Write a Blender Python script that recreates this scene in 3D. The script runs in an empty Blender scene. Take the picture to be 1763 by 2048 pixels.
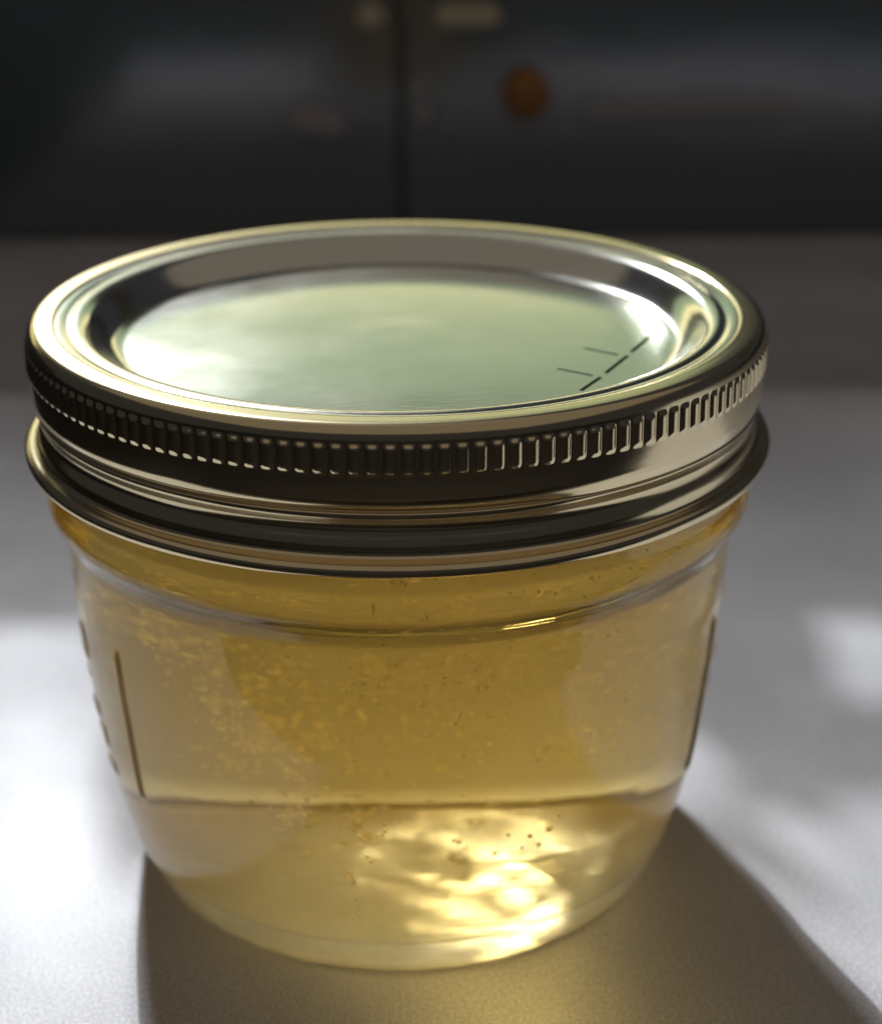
import bpy, bmesh, math, random
from mathutils import Vector, Matrix, noise as pnoise
random.seed(7)
MM = 0.001
S = bpy.context.scene
COL = S.collection

# ------------------------------------------------------------------ camera
cam_d = bpy.data.cameras.new('camera')
cam = bpy.data.objects.new('camera', cam_d); COL.objects.link(cam)
S.camera = cam
cam.location = (0.0, -193.22*MM, 125.36*MM)
cam.rotation_euler = (math.radians(90 - 22.874), 0, -math.radians(1.5))
cam_d.sensor_fit = 'HORIZONTAL'; cam_d.sensor_width = 36.0
cam_d.lens = 3400/1763*36
cam_d.clip_start = 0.005; cam_d.clip_end = 50
cam_d.dof.use_dof = True
cam_d.dof.focus_distance = 0.168
cam_d.dof.aperture_fstop = 23.0

# ------------------------------------------------------------------ world: the dim room around
W = bpy.data.worlds.new('World'); S.world = W; W.use_nodes = True
bg = W.node_tree.nodes['Background']
bg.inputs[0].default_value = (0.62, 0.64, 0.74, 1); bg.inputs[1].default_value = 0.04

# ------------------------------------------------------------------ lamps
SUN_AZ, SUN_EL, SUN_D = math.radians(15), math.radians(33), 3.0
sun_pos = Vector((-math.sin(SUN_AZ)*math.cos(SUN_EL), math.cos(SUN_AZ)*math.cos(SUN_EL), math.sin(SUN_EL)))*SUN_D
def area(name, loc, target, size, power, color, size_y=None, shape='RECTANGLE', spread=180):
    L = bpy.data.lights.new(name, 'AREA'); L.shape = shape; L.size = size
    if size_y: L.size_y = size_y
    L.energy = power; L.color = color; L.spread = math.radians(spread)
    o = bpy.data.objects.new(name, L); COL.objects.link(o)
    o.location = loc
    o.rotation_euler = (Vector(target)-Vector(loc)).to_track_quat('-Z', 'Y').to_euler()
    return o
area('sunlight_lamp', sun_pos, (0, 0, 0.02), 0.012, 8.5, (0.92, 0.96, 1.0), shape='DISK', spread=60)
# bright haze around the sun
area('sun_haze_lamp', sun_pos*1.02, (0, 0, 0.02), 0.31, 24, (0.96, 0.98, 1.0), shape='DISK', spread=90)
# bright sky above the added rail
area('window_lamp_sky', sun_pos*1.05+Vector((0.15, 0, 0)), (0, 0, 0.02), 1.5, 1.6, (1.0, 0.93, 0.72), 0.42, shape='ELLIPSE')
# garden seen through the lower window pane: sunlit grass low down, leaves above it; broad fill light added overhead
area('window_lamp_grass', (-0.40, 1.25, 0.26), (-0.40, 0, 0.26), 1.2, 1.15, (1.0, 0.88, 0.46), 0.24)
area('window_lamp_leaves', (-0.24, 1.25, 0.482), (-0.24, 0, 0.482), 1.0, 0.25, (0.76, 1.0, 0.60), 0.20)
area('overhead_fill_lamp', (0.0, -0.7, 1.3), (0.0, -0.6, 0.0), 3.6, 5.0, (1.0, 0.82, 0.64), 3.4)  # wide unseen fill, added to lift the wall and the shadows

# ------------------------------------------------------------------ render look
S.view_settings.view_transform = 'Standard'; S.view_settings.look = 'None'
S.view_settings.exposure = 0.12; S.view_settings.gamma = 1.0
S.view_settings.use_curve_mapping = False
S.render.engine = 'CYCLES'
S.cycles.use_denoising = True
try:
    S.cycles.denoiser = 'OPENIMAGEDENOISE'
    S.cycles.denoising_input_passes = 'RGB_ALBEDO_NORMAL'
except Exception: pass
S.cycles.max_bounces = 24; S.cycles.transmission_bounces = 20; S.cycles.glossy_bounces = 8
S.cycles.diffuse_bounces = 4; S.cycles.transparent_max_bounces = 16; S.cycles.volume_bounces = 2
S.cycles.caustics_reflective = True; S.cycles.caustics_refractive = True
S.cycles.blur_glossy = 0.3
S.cycles.sample_clamp_indirect = 60.0
S.cycles.use_guiding = True

# ------------------------------------------------------------------ material helpers
def newmat(name):
    m = bpy.data.materials.new(name); m.use_nodes = True
    nt = m.node_tree
    for n in list(nt.nodes): nt.nodes.remove(n)
    out = nt.nodes.new('ShaderNodeOutputMaterial')
    return m, nt, out
def N(nt, t, **kw):
    n = nt.nodes.new(t)
    for k, v in kw.items():
        if k in n.inputs.keys(): n.inputs[k].default_value = v
        else: setattr(n, k, v)
    return n
def principled(name, color, rough, metal=0.0, spec=0.5):
    m, nt, out = newmat(name)
    p = N(nt, 'ShaderNodeBsdfPrincipled')
    p.inputs['Base Color'].default_value = (*color, 1); p.inputs['Roughness'].default_value = rough
    p.inputs['Metallic'].default_value = metal; p.inputs['Specular IOR Level'].default_value = spec
    nt.links.new(p.outputs[0], out.inputs[0])
    return m, nt, p
def noise(nt, scale, detail=2.0, coord='Object', stretch=None, rough=0.5):
    tc = N(nt, 'ShaderNodeTexCoord')
    n = N(nt, 'ShaderNodeTexNoise'); n.inputs['Scale'].default_value = scale
    n.inputs['Detail'].default_value = detail; n.inputs['Roughness'].default_value = rough
    src = tc.outputs[coord]
    if stretch:
        mp = N(nt, 'ShaderNodeMapping'); mp.inputs['Scale'].default_value = stretch
        nt.links.new(src, mp.inputs['Vector']); src = mp.outputs['Vector']
    nt.links.new(src, n.inputs['Vector'])
    return n
def ramp(nt, src, stops):
    r = N(nt, 'ShaderNodeValToRGB')
    e = r.color_ramp.elements
    while len(e) < len(stops): e.new(0.5)
    for el, (p, c) in zip(e, stops):
        el.position = p; el.color = (c, c, c, 1) if isinstance(c, (int, float)) else (*c, 1)
    nt.links.new(src, r.inputs[0])
    return r
def bump(nt, p, src, strength, dist):
    b = N(nt, 'ShaderNodeBump'); b.inputs['Strength'].default_value = strength; b.inputs['Distance'].default_value = dist
    nt.links.new(src, b.inputs['Height'])
    nt.links.new(b.outputs[0], p.inputs['Normal'])
    return b

# glass of the jar (air -> glass)
M_glass, nt, out = newmat('clear_glass')
g = N(nt, 'ShaderNodeBsdfGlass'); g.inputs['IOR'].default_value = 1.5; g.inputs['Roughness'].default_value = 0.0
g.inputs['Color'].default_value = (0.985, 0.99, 0.98, 1)
nz = noise(nt, 90, 2.0)
bump(nt, g, nz.outputs[0], 0.35, 0.0003)
nt.links.new(g.outputs[0], out.inputs[0])
# stippled underside of the jar
M_stip, nt, out = newmat('stippled_glass')
g = N(nt, 'ShaderNodeBsdfGlass'); g.inputs['IOR'].default_value = 1.5; g.inputs['Roughness'].default_value = 0.4
nz = noise(nt, 500, 2.0); bump(nt, g, nz.outputs[0], 0.5, 0.0003)
nt.links.new(g.outputs[0], out.inputs[0])
# jelly (glass -> jelly interface, with its own tint inside)
def jelly_mat(name, rough):
    m, nt, out = newmat(name)
    g = N(nt, 'ShaderNodeBsdfGlass'); g.inputs['IOR'].default_value = 1.455/1.5; g.inputs['Roughness'].default_value = rough
    nt.links.new(g.outputs[0], out.inputs[0])
    va = N(nt, 'ShaderNodeVolumeAbsorption'); va.inputs['Density'].default_value = 27.0
    va.inputs['Color'].default_value = (0.97, 0.755, 0.01, 1)
    vs = N(nt, 'ShaderNodeVolumeScatter'); vs.inputs['Density'].default_value = 5.0
    vs.inputs['Color'].default_value = (1.0, 0.86, 0.5, 1); vs.inputs['Anisotropy'].default_value = 0.55
    ad = N(nt, 'ShaderNodeAddShader'); nt.links.new(va.outputs[0], ad.inputs[0]); nt.links.new(vs.outputs[0], ad.inputs[1])
    nt.links.new(ad.outputs[0], out.inputs['Volume'])
    return m
M_jelly = jelly_mat('golden_jelly', 0.0)
# air bubbles (jelly -> air)
M_bub, nt, out = newmat('air_bubble')
g = N(nt, 'ShaderNodeBsdfGlass'); g.inputs['IOR'].default_value = 1/1.455; g.inputs['Roughness'].default_value = 0.2
tr = N(nt, 'ShaderNodeBsdfTranslucent'); tr.inputs['Color'].default_value = (1.0, 0.92, 0.70, 1)
mxs = N(nt, 'ShaderNodeMixShader'); mxs.inputs[0].default_value = 0.68
nt.links.new(g.outputs[0], mxs.inputs[1]); nt.links.new(tr.outputs[0], mxs.inputs[2])
nt.links.new(mxs.outputs[0], out.inputs[0])
# metals
M_lid, nt, p = principled('satin_lid_metal', (0.76, 0.76, 0.68), 0.12, 1.0)
nz = noise(nt, 500, 3.0, stretch=(1, 5, 1)); bump(nt, p, nz.outputs[0], 0.13, 0.00006)
r = ramp(nt, noise(nt, 45, 5.0, rough=0.65).outputs[0], [(0.35, 0.12), (0.70, 0.165)])   # handling smudges
nt.links.new(r.outputs[0], p.inputs['Roughness'])
M_band, nt, p = principled('satin_band_metal', (0.83, 0.70, 0.44), 0.165, 1.0)
nz = noise(nt, 400, 3.0, stretch=(1, 1, 5)); bump(nt, p, nz.outputs[0], 0.08, 0.00006)
M_ink, nt, p = principled('black_print', (0.006, 0.006, 0.006), 0.9, 0.0, 0.0)
# silvery satin work surface
M_top, nt, p = principled('silver_work_surface', (0.55, 0.55, 0.57), 0.72, 0.08, 0.3)
p.inputs['Coat Weight'].default_value = 0.022; p.inputs['Coat Roughness'].default_value = 0.22
nz = noise(nt, 2200, 2.0, rough=0.7)
bump(nt, p, nz.outputs[0], 0.28, 0.00006)
nz2 = noise(nt, 30, 4.0); r = ramp(nt, nz2.outputs[0], [(0.3, (0.43, 0.43, 0.46)), (0.7, (0.54, 0.54, 0.56))])
r3 = ramp(nt, noise(nt, 2600, 1.5).outputs[0], [(0.32, 0.72), (0.52, 0.96), (0.72, 1.22)])
mx = N(nt, 'ShaderNodeMix', data_type='RGBA', blend_type='MULTIPLY'); mx.inputs[0].default_value = 1.0
nt.links.new(r.outputs[0], mx.inputs[6]); nt.links.new(r3.outputs[0], mx.inputs[7])
r4 = ramp(nt, noise(nt, 520, 3.0, rough=0.6).outputs[0], [(0.70, 0.0), (0.78, 1.0)])       # dust
mx2 = N(nt, 'ShaderNodeMix', data_type='RGBA'); mx2.inputs[7].default_value = (0.66, 0.65, 0.63, 1)
nt.links.new(r4.outputs[0], mx2.inputs[0]); nt.links.new(mx.outputs[2], mx2.inputs[6])
nt.links.new(mx2.outputs[2], p.inputs['Base Color'])
r5 = ramp(nt, noise(nt, 22, 5.0, rough=0.7).outputs[0], [(0.35, 0.68), (0.68, 0.84)])      # wiped smears
nt.links.new(r5.outputs[0], p.inputs['Roughness'])
# dark gloss tile
M_tile, nt, p = principled('dark_gloss_tile', (0.09, 0.112, 0.125), 0.14)
p.inputs['IOR'].default_value = 1.9; p.inputs['Specular IOR Level'].default_value = 0.6
nz = noise(nt, 25, 3.0); bump(nt, p, nz.outputs[0], 0.25, 0.001)
M_grout, nt, p = principled('dark_grout', (0.10, 0.105, 0.10), 0.8)
M_rail, nt, p = principled('shade_rail_paint', (0.25, 0.24, 0.22), 0.6)
M_shade_leaf, nt, p = principled('shade_leaf_green', (0.05, 0.10, 0.03), 0.5)

# ------------------------------------------------------------------ mesh helpers
def mkobj(name, verts, faces, mat, parent=None, smooth=True):
    me = bpy.data.meshes.new(name); me.from_pydata(verts, [], faces); me.update()
    if smooth: me.polygons.foreach_set('use_smooth', [True]*len(me.polygons))
    me.materials.append(mat)
    o = bpy.data.objects.new(name, me); COL.objects.link(o)
    if parent: o.parent = parent
    return o
def tag(o, label=None, cat=None, group=None, kind=None):
    if label: o['label'] = label
    if cat: o['category'] = cat
    if group: o['group'] = group
    if kind: o['kind'] = kind
    return o
def box(name, lo, hi, mat, parent=None, bevel=0.0):
    bm = bmesh.new(); bmesh.ops.create_cube(bm, size=1)
    for v in bm.verts:
        v.co = Vector(((lo[i]+hi[i])/2 + v.co[i]*(hi[i]-lo[i]) for i in range(3)))
    if bevel: bmesh.ops.bevel(bm, geom=bm.edges[:], offset=bevel, segments=3, affect='EDGES')
    me = bpy.data.meshes.new(name); bm.to_mesh(me); bm.free(); me.materials.append(mat)
    o = bpy.data.objects.new(name, me); COL.objects.link(o)
    if parent: o.parent = parent
    return o
def spline(pts, per=6):
    """Catmull-Rom through (r,z); a point given twice is a corner."""
    segs = [[pts[0]]]
    for a in pts[1:]:
        if a == segs[-1][-1]: segs.append([a])
        else: segs[-1].append(a)
    out = []
    for sg in segs:
        n = len(sg)
        if n < 2: continue
        for i in range(n-1):
            p0 = sg[i-1] if i > 0 else (2*sg[0][0]-sg[1][0], 2*sg[0][1]-sg[1][1])
            p1, p2 = sg[i], sg[i+1]
            p3 = sg[i+2] if i+2 < n else (2*sg[-1][0]-sg[-2][0], 2*sg[-1][1]-sg[-2][1])
            def tj(t, a, b): return t + max(math.hypot(b[0]-a[0], b[1]-a[1]), 1e-6)**0.5
            t0 = 0; t1 = tj(t0, p0, p1); t2 = tj(t1, p1, p2); t3 = tj(t2, p2, p3)
            for k in range(per):
                t = t1 + (t2-t1)*k/per
                def L(a, b, ta, tb): return tuple(a[j]*(tb-t)/(tb-ta)+b[j]*(t-ta)/(tb-ta) for j in (0, 1))
                A1 = L(p0, p1, t0, t1); A2 = L(p1, p2, t1, t2); A3 = L(p2, p3, t2, t3)
                B1 = L(A1, A2, t0, t2); B2 = L(A2, A3, t1, t3)
                out.append(L(B1, B2, t1, t2))
    out.append(pts[-1])
    return out
def lathe(name, prof, mat, parent=None, thetas=None, disp=None, loop=False):
    """prof in mm, az measured from the side facing the viewer (-y), r=0 points become poles."""
    if thetas is None: thetas = [2*math.pi*i/256 for i in range(256)]
    n = len(thetas); verts = []; faces = []; rows = []
    for (r, z) in prof:
        if r < 1e-6:
            rows.append([len(verts)]); verts.append((0, 0, z*MM)); continue
        row = []
        for a in thetas:
            rr = r + (disp(a, z, r) if disp else 0)
            row.append(len(verts)); verts.append((rr*math.sin(a)*MM, -rr*math.cos(a)*MM, z*MM))
        rows.append(row)
    pairs = list(zip(rows[:-1], rows[1:]))
    if loop: pairs.append((rows[-1], rows[0]))
    for A, B in pairs:
        for i in range(n):
            j = (i+1) % n
            if len(A) == 1 and len(B) == 1: continue
            if len(A) == 1: faces.append((A[0], B[j], B[i]))
            elif len(B) == 1: faces.append((A[i], A[j], B[0]))
            else: faces.append((A[i], A[j], B[j], B[i]))
    o = mkobj(name, verts, faces, mat, parent)
    bm = bmesh.new(); bm.from_mesh(o.data); bmesh.ops.recalc_face_normals(bm, faces=bm.faces[:]); bm.to_mesh(o.data); bm.free()
    return o

# ------------------------------------------------------------------ setting: work surface, splashback
top = box('work_surface', (-0.135, -0.072, -0.030), (0.75, 0.330, 0.0), M_top, bevel=0.003)
tag(top, kind='structure')
M_floor, nt, p = principled('dark_floor', (0.05, 0.045, 0.04), 0.6)
floor = box('floor', (-6, -6, -0.95), (6, 6, -0.90), M_floor)
tag(floor, kind='structure')
wall = box('splashback', (-0.60, 0.3235, -0.05), (0.90, 0.345, 0.118), M_grout)
tag(wall, kind='structure')
xs = [-0.585, -0.291, 0.0015, 0.299, 0.5915, 0.885]
for i in range(5):
    t = box('tile', (xs[i]+0.0008, 0.3200, 0.0005), (xs[i+1]-0.0008, 0.3240, 0.117), M_tile, wall, bevel=0.0008)

# added pale and amber shapes standing in for blurred reflections on the splashback
M_pale, nt, p = principled('pale_reflection', (0.40, 0.37, 0.39), 0.5)
M_cream, nt, p = principled('cream_reflection', (0.62, 0.54, 0.36), 0.5)
M_amber, nt, p = principled('amber_reflection', (0.34, 0.14, 0.03), 0.5)
def reflection_shape(name, x, z, w, h, d, mat, label, cat, rz=0.0):
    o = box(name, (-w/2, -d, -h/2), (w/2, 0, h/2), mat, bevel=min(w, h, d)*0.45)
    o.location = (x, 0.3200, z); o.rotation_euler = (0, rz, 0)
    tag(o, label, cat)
reflection_shape('reflection_round', -0.0070, 0.0662, 0.0075, 0.0070, 0.004, M_cream, 'small round cream shape standing in for a reflection on the dark splashback left of the seam', 'button')
reflection_shape('reflection_oblong', 0.0213, 0.0662, 0.0190, 0.0062, 0.003, M_cream, 'oblong cream shape standing in for a reflection on the dark splashback right of the seam', 'tab')
reflection_shape('reflection_broad', -0.0235, 0.0364, 0.0170, 0.0085, 0.004, M_pale, 'broad grey shape standing in for a reflection low on the dark splashback left of the seam', 'catch', 0.15)
reflection_shape('reflection_upright', 0.0081, 0.0389, 0.0042, 0.0095, 0.004, M_pale, 'narrow upright grey shape standing in for a reflection just right of the splashback seam', 'clip')
bm = bmesh.new(); bmesh.ops.create_uvsphere(bm, u_segments=24, v_segments=14, radius=1.0)  # orange round shape standing in for the jar mirrored in the tiles
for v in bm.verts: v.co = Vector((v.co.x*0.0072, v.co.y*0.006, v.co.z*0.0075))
me = bpy.data.meshes.new('reflection_orange'); bm.to_mesh(me); bm.free(); me.materials.append(M_amber)
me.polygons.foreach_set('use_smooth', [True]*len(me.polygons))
o = bpy.data.objects.new('reflection_orange', me); COL.objects.link(o); o.location = (0.0385, 0.3165, 0.0440)
tag(o, 'orange brown round shape standing in for a jar reflection on the dark splashback behind the lid', 'reflection')
reflection_shape('reflection_streak', 0.0878, 0.0395, 0.0640, 0.0050, 0.003, M_pale, 'long horizontal grey shape standing in for a reflection on the dark splashback at the right', 'bar', -0.02)

# unseen rail added to keep the far part of the surface in shade (its shadow edge crosses the left of the view)
rail = box('shade_rail', (-1.2, 1.0, 0.462), (1.2, 1.03, 0.652), M_rail, bevel=0.004)
tag(rail, 'unseen grey rail added behind the splashback shading the far surface', 'light blocker')

# unseen leaves added in the path of the sun to shade patches of the surface
shade_leaves = bpy.data.objects.new('leaf_blocker', None); COL.objects.link(shade_leaves); shade_leaves.location = (-0.24, 1.0, 0.66)
tag(shade_leaves, 'unseen long leaves added above the rail to shade the surface', 'plant')
def to_window(gx, gy, yp):
    g = Vector((gx*MM, gy*MM, 0)); t = (yp-g.y)/(sun_pos.y-g.y)
    return g+(sun_pos-g)*t
def shade_leaf(p, q, hw, yp):
    n = 14; vs = []; fs = []
    A = to_window(*p, yp); B = to_window(*q, yp)
    d = (B-A); nrm = Vector((-d.z, 0, d.x)).normalized()
    k = (to_window(p[0]+10, p[1], yp)-A).length/0.010
    kz = abs((to_window(p[0], p[1]+10, yp)-A).z)/0.010
    for side in (0, 1):
        for i in range(n+1):
            t = i/n; w = hw*MM*math.sin(math.pi*t**0.8)**0.7 if 0 < t < 1 else 0
            c = A+d*t+Vector((0, 0.004*math.sin(t*3)+0.0004*side, 0))
            wl = nrm*w; wl = Vector((wl.x*k, 0, wl.z*kz))
            for s_ in (-1, 0, 1): vs.append(tuple(c+wl*s_+Vector((0, -0.002*abs(s_), 0))-shade_leaves.location))
    m = (n+1)*3
    for i in range(n):
        for j in range(2):
            f = (3*i+j, 3*i+j+1, 3*i+j+4, 3*i+j+3)
            fs.append(f); fs.append(tuple(m+x for x in reversed(f)))
    mkobj('shade_leaf', vs, fs, M_shade_leaf, shade_leaves)
for i, (p, q, hw) in enumerate([((36, 74), (57, -5), 12), ((58, 84), (63, 26), 8), ((94, 24), (42, 2), 11), ((35, -1), (53, -22), 5.2),
                 ((90, 6), (56, 4), 6), ((-26, 36), (-35, -12), 12), ((90, 78), (88, 20), 8), ((-50, 54), (50, 50), 13), ((-40, 42), (42, 38), 6)]):
    shade_leaf(p, q, hw, 0.98-0.006*i)
st = []
A = to_window(-30, 40, 0.985); B = to_window(90, 80, 0.985)
bm = bmesh.new()
prev = None
for i in range(13):
    c = A.lerp(B, i/12)+Vector((0, 0, -0.006*math.sin(i/12*math.pi)))-shade_leaves.location
    ring = [bm.verts.new(c+Vector((0, math.cos(k*1.0472)*0.0015, math.sin(k*1.0472)*0.0015))) for k in range(6)]
    if prev:
        for k in range(6): bm.faces.new((prev[k], prev[(k+1) % 6], ring[(k+1) % 6], ring[k]))
    prev = ring
me = bpy.data.meshes.new('shade_stem'); bm.to_mesh(me); bm.free(); me.materials.append(M_shade_leaf)
o = bpy.data.objects.new('shade_stem', me); COL.objects.link(o); o.parent = shade_leaves

# ------------------------------------------------------------------ the jar
jar = bpy.data.objects.new('jelly_jar', None); COL.objects.link(jar); jar.empty_display_size = 0.02
tag(jar, 'small glass jar of clear golden jelly with a metal screw lid', 'jar')

outer = [(0, 0.6), (20, 0.55), (28.5, 0.42), (31.0, 0.10), (32.2, 0.0), (33.0, 0.35), (33.95, 2.0), (34.75, 4.0), (35.5, 6.2), (36.25, 9.0),
         (36.98, 12), (37.72, 16), (38.34, 20), (38.76, 24), (39.13, 28), (39.52, 32), (39.80, 36), (39.98, 40), (40.10, 44),
         (40.22, 45.9), (40.45, 46.6), (40.8, 47.4), (41.4, 48.2), (41.95, 49.2), (42.02, 50.4), (41.8, 51.6), (41.55, 52.3), (41.5, 53.2), (41.4, 56.0), (41.0, 57.0),
         (40.6, 60), (40.2, 66), (39.6, 68.2), (38.6, 68.9), (37.2, 68.9), (36.3, 68.2), (34, 66.2), (33, 66.15), (0, 66.15)]
def gauss(x, s): return math.exp(-(x/s)**2)
RID = [(-52.6, 37.8, 17.8), (66.0, 37.2, 15.8)]
MARK = [(-70, 36.0, 31.5, 0.30), (-72, 29.6, 28.6, 0.22), (-70, 26.0, 23.6, 0.28), (-67.5, 23.4, 20.2, 0.25), (-66, 19.0, 16.9, 0.30),
        (84, 36.6, 34.2, .30), (82, 25.0, 21.8, .28), (78, 30.5, 27.6, .2)]
def sstep(x, a, b):
    t = min(1, max(0, (x-a)/(b-a))); return t*t*(3-2*t)
def glass_disp(a, z, r):
    d = math.degrees(a); d = (d+180) % 360 - 180
    v = 0.0
    mmper = r*math.pi/180
    if 46.0 < z < 56:                                   # mould seam on the neck
        v += 0.10*gauss((d+2.6)*mmper, 0.22)*sstep(z, 46.0, 46.6)
    for (da, z1, z0) in RID:                             # vertical embossed bars
        if z0-1 < z < z1+1:
            x = abs(d-da)*mmper
            if x < 2: v += 0.42*(1-sstep(x, 0.25, 0.85))*sstep(z, z0-0.3, z0+0.9)*(1-sstep(z, z1-1.2, z1+0.3))
    for (da, z1, z0, h) in MARK:                         # embossed characters seen edge-on
        if z0-.6 < z < z1+.6:
            x = abs(d-da)*mmper
            if x < 3: v += h*(1-sstep(x, 1.0, 1.9))*sstep(z, z0-.2, z0+.7)*(1-sstep(z, z1-.7, z1+.2))
    if 0.5 < z < 45 and abs(d) > 75:                       # uneven thickness of the back wall
        w = sstep(abs(d), 75, 100)*sstep(z, 0.5, 3.5)*(1-sstep(z, 38, 45))
        v += w*0.085*(math.sin(d*0.13+z*0.31)+math.sin(d*0.21-z*0.47+1.3)+0.6*math.sin(d*0.37+z*0.83)+0.35*math.sin(d*0.71-z*1.31))
    return v
th = set()
for i in range(300): th.add(round(i*1.2-180, 4))
for c, w, st in [(-2.6, 1.6, .12), (-52.6, 2.2, .18), (66, 2.2, .18), (-69.5, 6, .35), (81, 7, .35)]:
    k = -w
    while k <= w: th.add(round(c+k, 4)); k += st
th = [math.radians(t) for t in sorted(th)]
def resample(prof, step):
    out = [prof[0]]
    for a, b in zip(prof[:-1], prof[1:]):
        L = math.hypot(b[0]-a[0], b[1]-a[1]); n = max(1, int(math.ceil(L/step)))
        for k in range(1, n+1): out.append((a[0]+(b[0]-a[0])*k/n, a[1]+(b[1]-a[1])*k/n))
    return out
po = spline(outer, 6)
po2 = []
for a in po: po2.append(a)
fine = [po2[0]]
for a, b in zip(po2[:-1], po2[1:]):
    st = 0.35 if (14 < a[1] < 39 or 45 < a[1] < 54) and a[0] > 30 else 1.2
    fine += resample([a, b], st)[1:]
glass = lathe('glass', fine, M_glass, jar, th, glass_disp)
glass.data.materials.append(M_stip)
for pl in glass.data.polygons:
    c = pl.center
    if c.z < 0.0019 and math.hypot(c.x, c.y) < 0.0305: pl.material_index = 1

inner = [(0, 4.6), (18, 4.4), (27, 4.1), (30.0, 4.3), (31.6, 5.1), (32.7, 6.6), (33.6, 9.0), (34.5, 12), (35.3, 16), (35.95, 20), (36.5, 24), (36.9, 28),
         (37.3, 32), (37.55, 36), (37.7, 40), (37.85, 44), (38.1, 47), (38.6, 49.5), (38.7, 52), (38.3, 58), (37.4, 63), (36.6, 65.0), (35, 65.7), (0, 65.8)]
ji = spline(inner, 5); jf = [ji[0]]
for a_, b_ in zip(ji[:-1], ji[1:]): jf += resample([a_, b_], 0.7 if a_[1] < 5.3 else 1.5)[1:]
jelly = lathe('jelly', jf, M_jelly, jar)
for v in jelly.data.vertices:                            # the set jelly meets an uneven, pebbled glass floor
    r_ = math.hypot(v.co.x, v.co.y)
    if v.co.z < 0.0053 and r_ < 0.0300:
        n_ = pnoise.noise(Vector((v.co.x*120, v.co.y*340, 0)))*0.00020+pnoise.noise(Vector((v.co.x*300, v.co.y*700, 5)))*0.00009
        v.co.z += n_*min(1, (0.0300-r_)/0.003)
jelly.data.update()

# screw band: closed sheet profile, knurled
NK = 156; SUB = 10
bo = [(39.5, 70.26), (39.45, 70.34), (39.6, 70.46), (40.2, 70.5), (41.2, 70.52), (41.6, 70.5), (42.05, 70.32), (42.45, 69.85), (42.62, 69.3), (42.68, 68.6),
      (42.72, 67.4), (42.76, 66.0), (42.80, 64.6), (42.80, 63.5), (42.78, 62.95), (42.62, 62.35), (42.25, 61.78), (42.10, 61.56), (42.10, 61.56),
      (42.30, 61.42), (42.34, 61.10), (42.15, 60.6), (41.95, 60.1), (41.88, 59.6), (41.96, 59.1), (42.15, 58.6), (42.32, 58.0), (42.36, 57.4), (42.45, 57.0), (42.75, 56.75),
      (43.4, 56.6), (43.85, 56.3), (44.0, 55.8), (43.88, 55.35), (43.45, 55.1), (42.95, 55.15)]
bi = [(42.6, 55.5), (42.2, 56.2), (41.9, 57.2), (41.75, 58.0), (41.5, 59.6), (41.7, 61.2), (42.2, 63), (42.3, 66), (42.1, 68.8), (41.5, 69.95), (40.6, 70.26)]
def band_disp(a, z, r):
    if 65.2 < z < 69.2 and r > 42.5:
        w = sstep(z, 65.55, 66.15)*(1-sstep(z, 68.25, 68.85))
        u = (a*NK/(2*math.pi)) % 1.0
        s = min(abs(u-0.5)*2, 1)                      # 0 in the rib's middle, 1 in the groove
        return w*(0.28*(1-sstep(s, 0.28, 0.98)) - 0.05)
    if 60.3 < z < 63 and r > 41.9:                     # the thread roll dies out on the right of the front
        d = (math.degrees(a)+180) % 360 - 180
        f = sstep(d, 16, 30)*(1-sstep(d, 150, 170))
        return f*0.26*gauss(z-61.6, 0.45)
    return 0
bp = spline(bo, 4)
fine = [bp[0]]
for a, b in zip(bp[:-1], bp[1:]):
    fine += resample([a, b], 0.16 if 65 < a[1] < 69.2 and a[0] > 42.3 else 0.5)[1:]
bth = [2*math.pi*i/(NK*SUB)-math.pi for i in range(NK*SUB)]
band = lathe('screw_band', fine+bi, M_band, jar, bth, band_disp, loop=True)

# lid disc
ld = [(0, 66.72), (3, 66.718), (5, 66.705), (7, 66.69), (9, 66.685), (20, 66.66), (31.0, 66.60), (32.3, 66.64), (33.1, 66.95), (33.9, 67.6), (34.6, 68.35), (35.2, 69.05), (35.8, 69.65), (36.5, 70.02), (37.2, 70.12),
      (37.6, 70.08), (37.9, 70.02), (38.2, 70.04), (38.6, 70.14), (39.1, 70.2), (39.6, 70.22), (40.2, 70.2), (40.4, 70.0)]
lp = spline(ld, 5)
lid_th = [2*math.pi*i/360 for i in range(360)]
lid = lathe('lid', lp+[(38.4, 69.2), (36.2, 69.2), (33.4, 66.35), (0, 66.3)], M_lid, jar, lid_th)
# printed strokes on the lid
def lid_z(x, y):
    r = math.hypot(x, y)
    for a, b in zip(lp[:-1], lp[1:]):
        if a[0] <= r <= b[0] and b[0] > a[0]: return a[1]+(b[1]-a[1])*(r-a[0])/(b[0]-a[0])
    return 67.1
def stroke(p, q, w):
    n = 12; vs = []; fs = []
    dx, dy = q[0]-p[0], q[1]-p[1]; L = math.hypot(dx, dy); nx, ny = -dy/L*w/2, dx/L*w/2
    for i in range(n+1):
        t = i/n; x, y = p[0]+dx*t, p[1]+dy*t
        for s in (-1, 1): vs.append(((x+s*nx)*MM, (y+s*ny)*MM, (lid_z(x+s*nx, y+s*ny)+0.02)*MM))
    for i in range(n): fs.append((2*i, 2*i+1, 2*i+3, 2*i+2))
    o = mkobj('printed_line', vs, fs, M_ink, lid)
for p, q, w in [((19.5, -20.9), (22.11, -16.48), .46), ((22.83, -15.03), (26.04, -8.82), .46), ((26.64, -7.38), (29.92, -0.81), .46),
                ((21.44, -5.98), (25.01, -8.54), .36), ((17.65, -13.48), (21.3, -15.87), .36)]:
    stroke(p, q, w)


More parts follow.
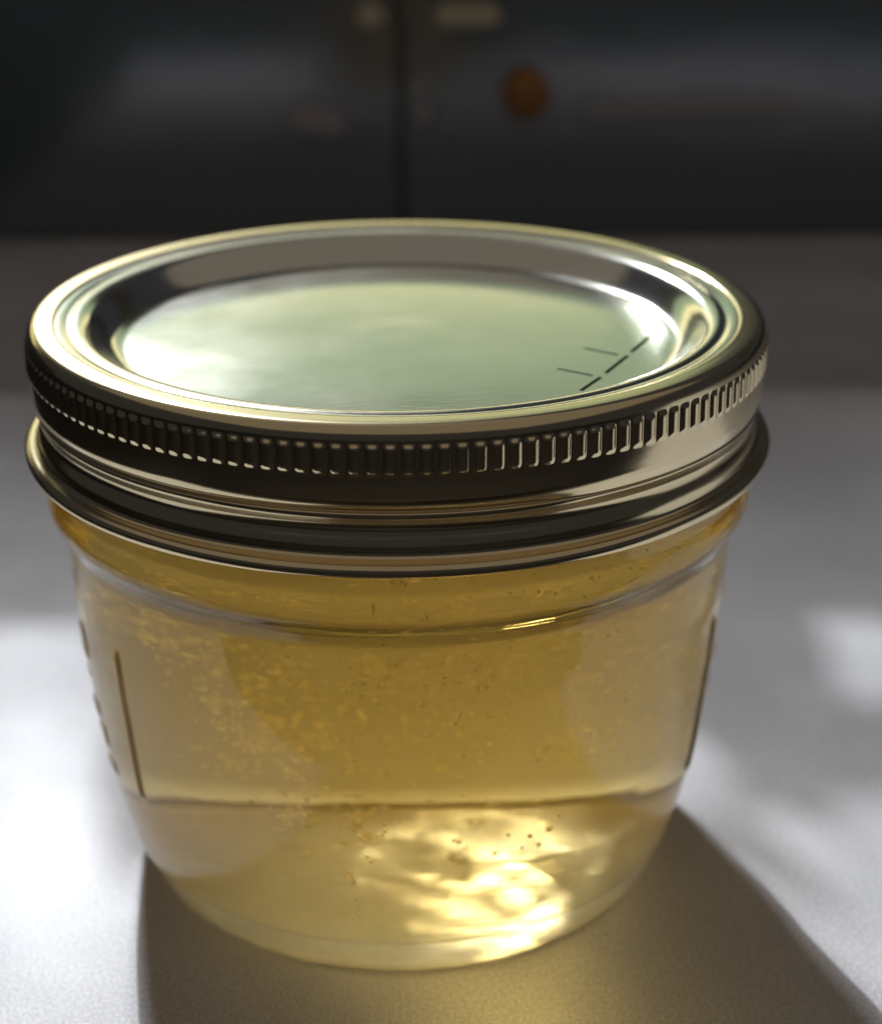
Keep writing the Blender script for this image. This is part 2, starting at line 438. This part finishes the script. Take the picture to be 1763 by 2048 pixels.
# ------------------------------------------------------------------ air bubbles held in the jelly
CL = [(-46.3, 40.1, 4.6, 4.0, 26, 0), (-39.5, 38.1, 5.4, 4.7, 34, 0), (-23.3, 38.8, 4.2, 2.8, 26, 0), (-30.6, 31.2, 2.9, 4.1, 14, 1), (-27.7, 26.5, 6.9, 2.2, 46, 1),
      (-16.7, 30.3, 4.8, 3.3, 26, 1), (-8.8, 29.6, 4.7, 3.3, 18, 1), (-4.8, 37.4, 2.4, 1.6, 34, 0), (-20.5, 19.7, 2.5, 2.7, 12, 1), (-6.6, 18.8, 3.4, 1.3, 16, 2),
      (-10.0, 12.8, 3.5, 4.9, 14, 1), (7.2, 37.1, 9.3, 3.7, 30, 0), (31.6, 25.0, 5.7, 1.8, 22, 2), (36.5, 32.4, 7.6, 2.1, 22, 0), (38.4, 41.3, 9.0, 2.9, 34, 0),
      (27.2, 40.6, 6.7, 2.5, 16, 0), (53.3, 28.1, 5.2, 5.7, 24, 0), (14.1, 39.0, 2.0, 1.6, 16, 0), (7.4, 28.2, 7.2, 3.3, 18, 1), (20.1, 32.0, 7.2, 4.0, 20, 1),
      (0.0, 53.1, 6.1, 0.7, 24, 0), (33.6, 50.7, 16.6, 1.6, 24, 0), (3.5, 43.8, 15.2, 2.9, 40, 0), (-16.6, 23.6, 9.8, 4.9, 18, 1), (16.3, 17.7, 15.0, 5.3, 12, 2)]
pin = spline(inner, 5)
def inner_r(z):
    for a, b in zip(pin[:-1], pin[1:]):
        if a[1] <= z <= b[1] and a[0] > 28: return a[0]+(b[0]-a[0])*(z-a[1])/max(b[1]-a[1], 1e-6)
    return 32.0
bm = bmesh.new(); bmesh.ops.create_icosphere(bm, subdivisions=2, radius=1.0)
bub_me = bpy.data.meshes.new('bubble'); bm.to_mesh(bub_me); bm.free()
bub_me.polygons.foreach_set('use_smooth', [True]*len(bub_me.polygons)); bub_me.materials.append(M_bub)
bv = [v.co.copy() for v in bub_me.vertices]; bf = [tuple(p.vertices) for p in bub_me.polygons]
fv, ff, done = [], [], []
def put_at(c, r, single):
    if c.z-r < 5.4 or c.z > 60 or math.hypot(c.x, c.y)+r+0.15 > inner_r(c.z): return
    for (d, q) in done:
        if abs(d.z-c.z) < 0.8 and (d-c).length < q+r+0.03: return
    done.append((c, r))
    if single:
        o = bpy.data.objects.new('bubble', bub_me); COL.objects.link(o); o.parent = jelly
        o.location = c*MM; o.scale = (r*MM,)*3
    else:
        k = len(fv)
        for v in bv: fv.append(tuple((c+v*r)*MM))
        for f in bf: ff.append(tuple(i+k for i in f))
def put(az, z, dep, r, single):
    R = inner_r(z)-r-0.2-dep
    put_at(Vector((R*math.sin(math.radians(az)), -R*math.cos(math.radians(az)), z)), r, single)
def put_deep(az, z, t, r, single):
    R = inner_r(max(z, 8))-0.5; a = math.radians(az)
    put_at(Vector((R*math.sin(a), -R*math.cos(a), z))+Vector((-0.30*math.sin(a), 0.92, -0.24))*t, r, single)
RR = [(0.12, 0.20), (0.13, 0.29), (0.19, 0.38)]
for az, z, sa, sz, n, k in CL:
    for i in range(n):
        lo, hi = RR[k]
        r = lo+(hi-lo)*random.random()**2
        dep = random.random()**2*(6 if k == 0 else 3.5)
        if k == 0 and z < 46: put_deep(az+random.gauss(0, sa*0.6), z+random.gauss(0, sz*0.6)+2, random.uniform(12, 50), r*1.15, False)
        elif z > 46: put(az+random.gauss(0, sa*0.6), z+random.gauss(0, sz*0.6), dep, r, k > 0)
        else:                                            # where the low sun reaches through the body
            t0 = max(1.0, (z-16)*2.0)
            put_deep(az*(1+0.006*t0)+random.gauss(0, sa*0.6), z+random.gauss(0, sz*0.6)+0.22*t0, random.uniform(t0, t0+9), r, k > 0)
nd = 0
for az, z, sa, sz, n, k in CL:                           # drifts of bubbles deep in the sunlit back half
    for i in range(int(n*1.6)):
        big = random.random() < 0.07 and nd < 85
        nd += big
        r = random.uniform(0.32, 0.48) if big else random.uniform(0.15, 0.33)
        put_deep(az+random.gauss(0, sa*0.9), z+random.gauss(0, sz*0.9)+random.uniform(0, 3), random.uniform(22, 62), r, big)
for i in range(160):                                     # fine froth through the whole body
    put(random.uniform(-180, 180), random.uniform(10, 56), random.random()*24, random.uniform(0.04, 0.10), False)
fb = mkobj('fine_bubbles', fv, ff, M_bub, jelly)
tag(fb, kind='stuff')
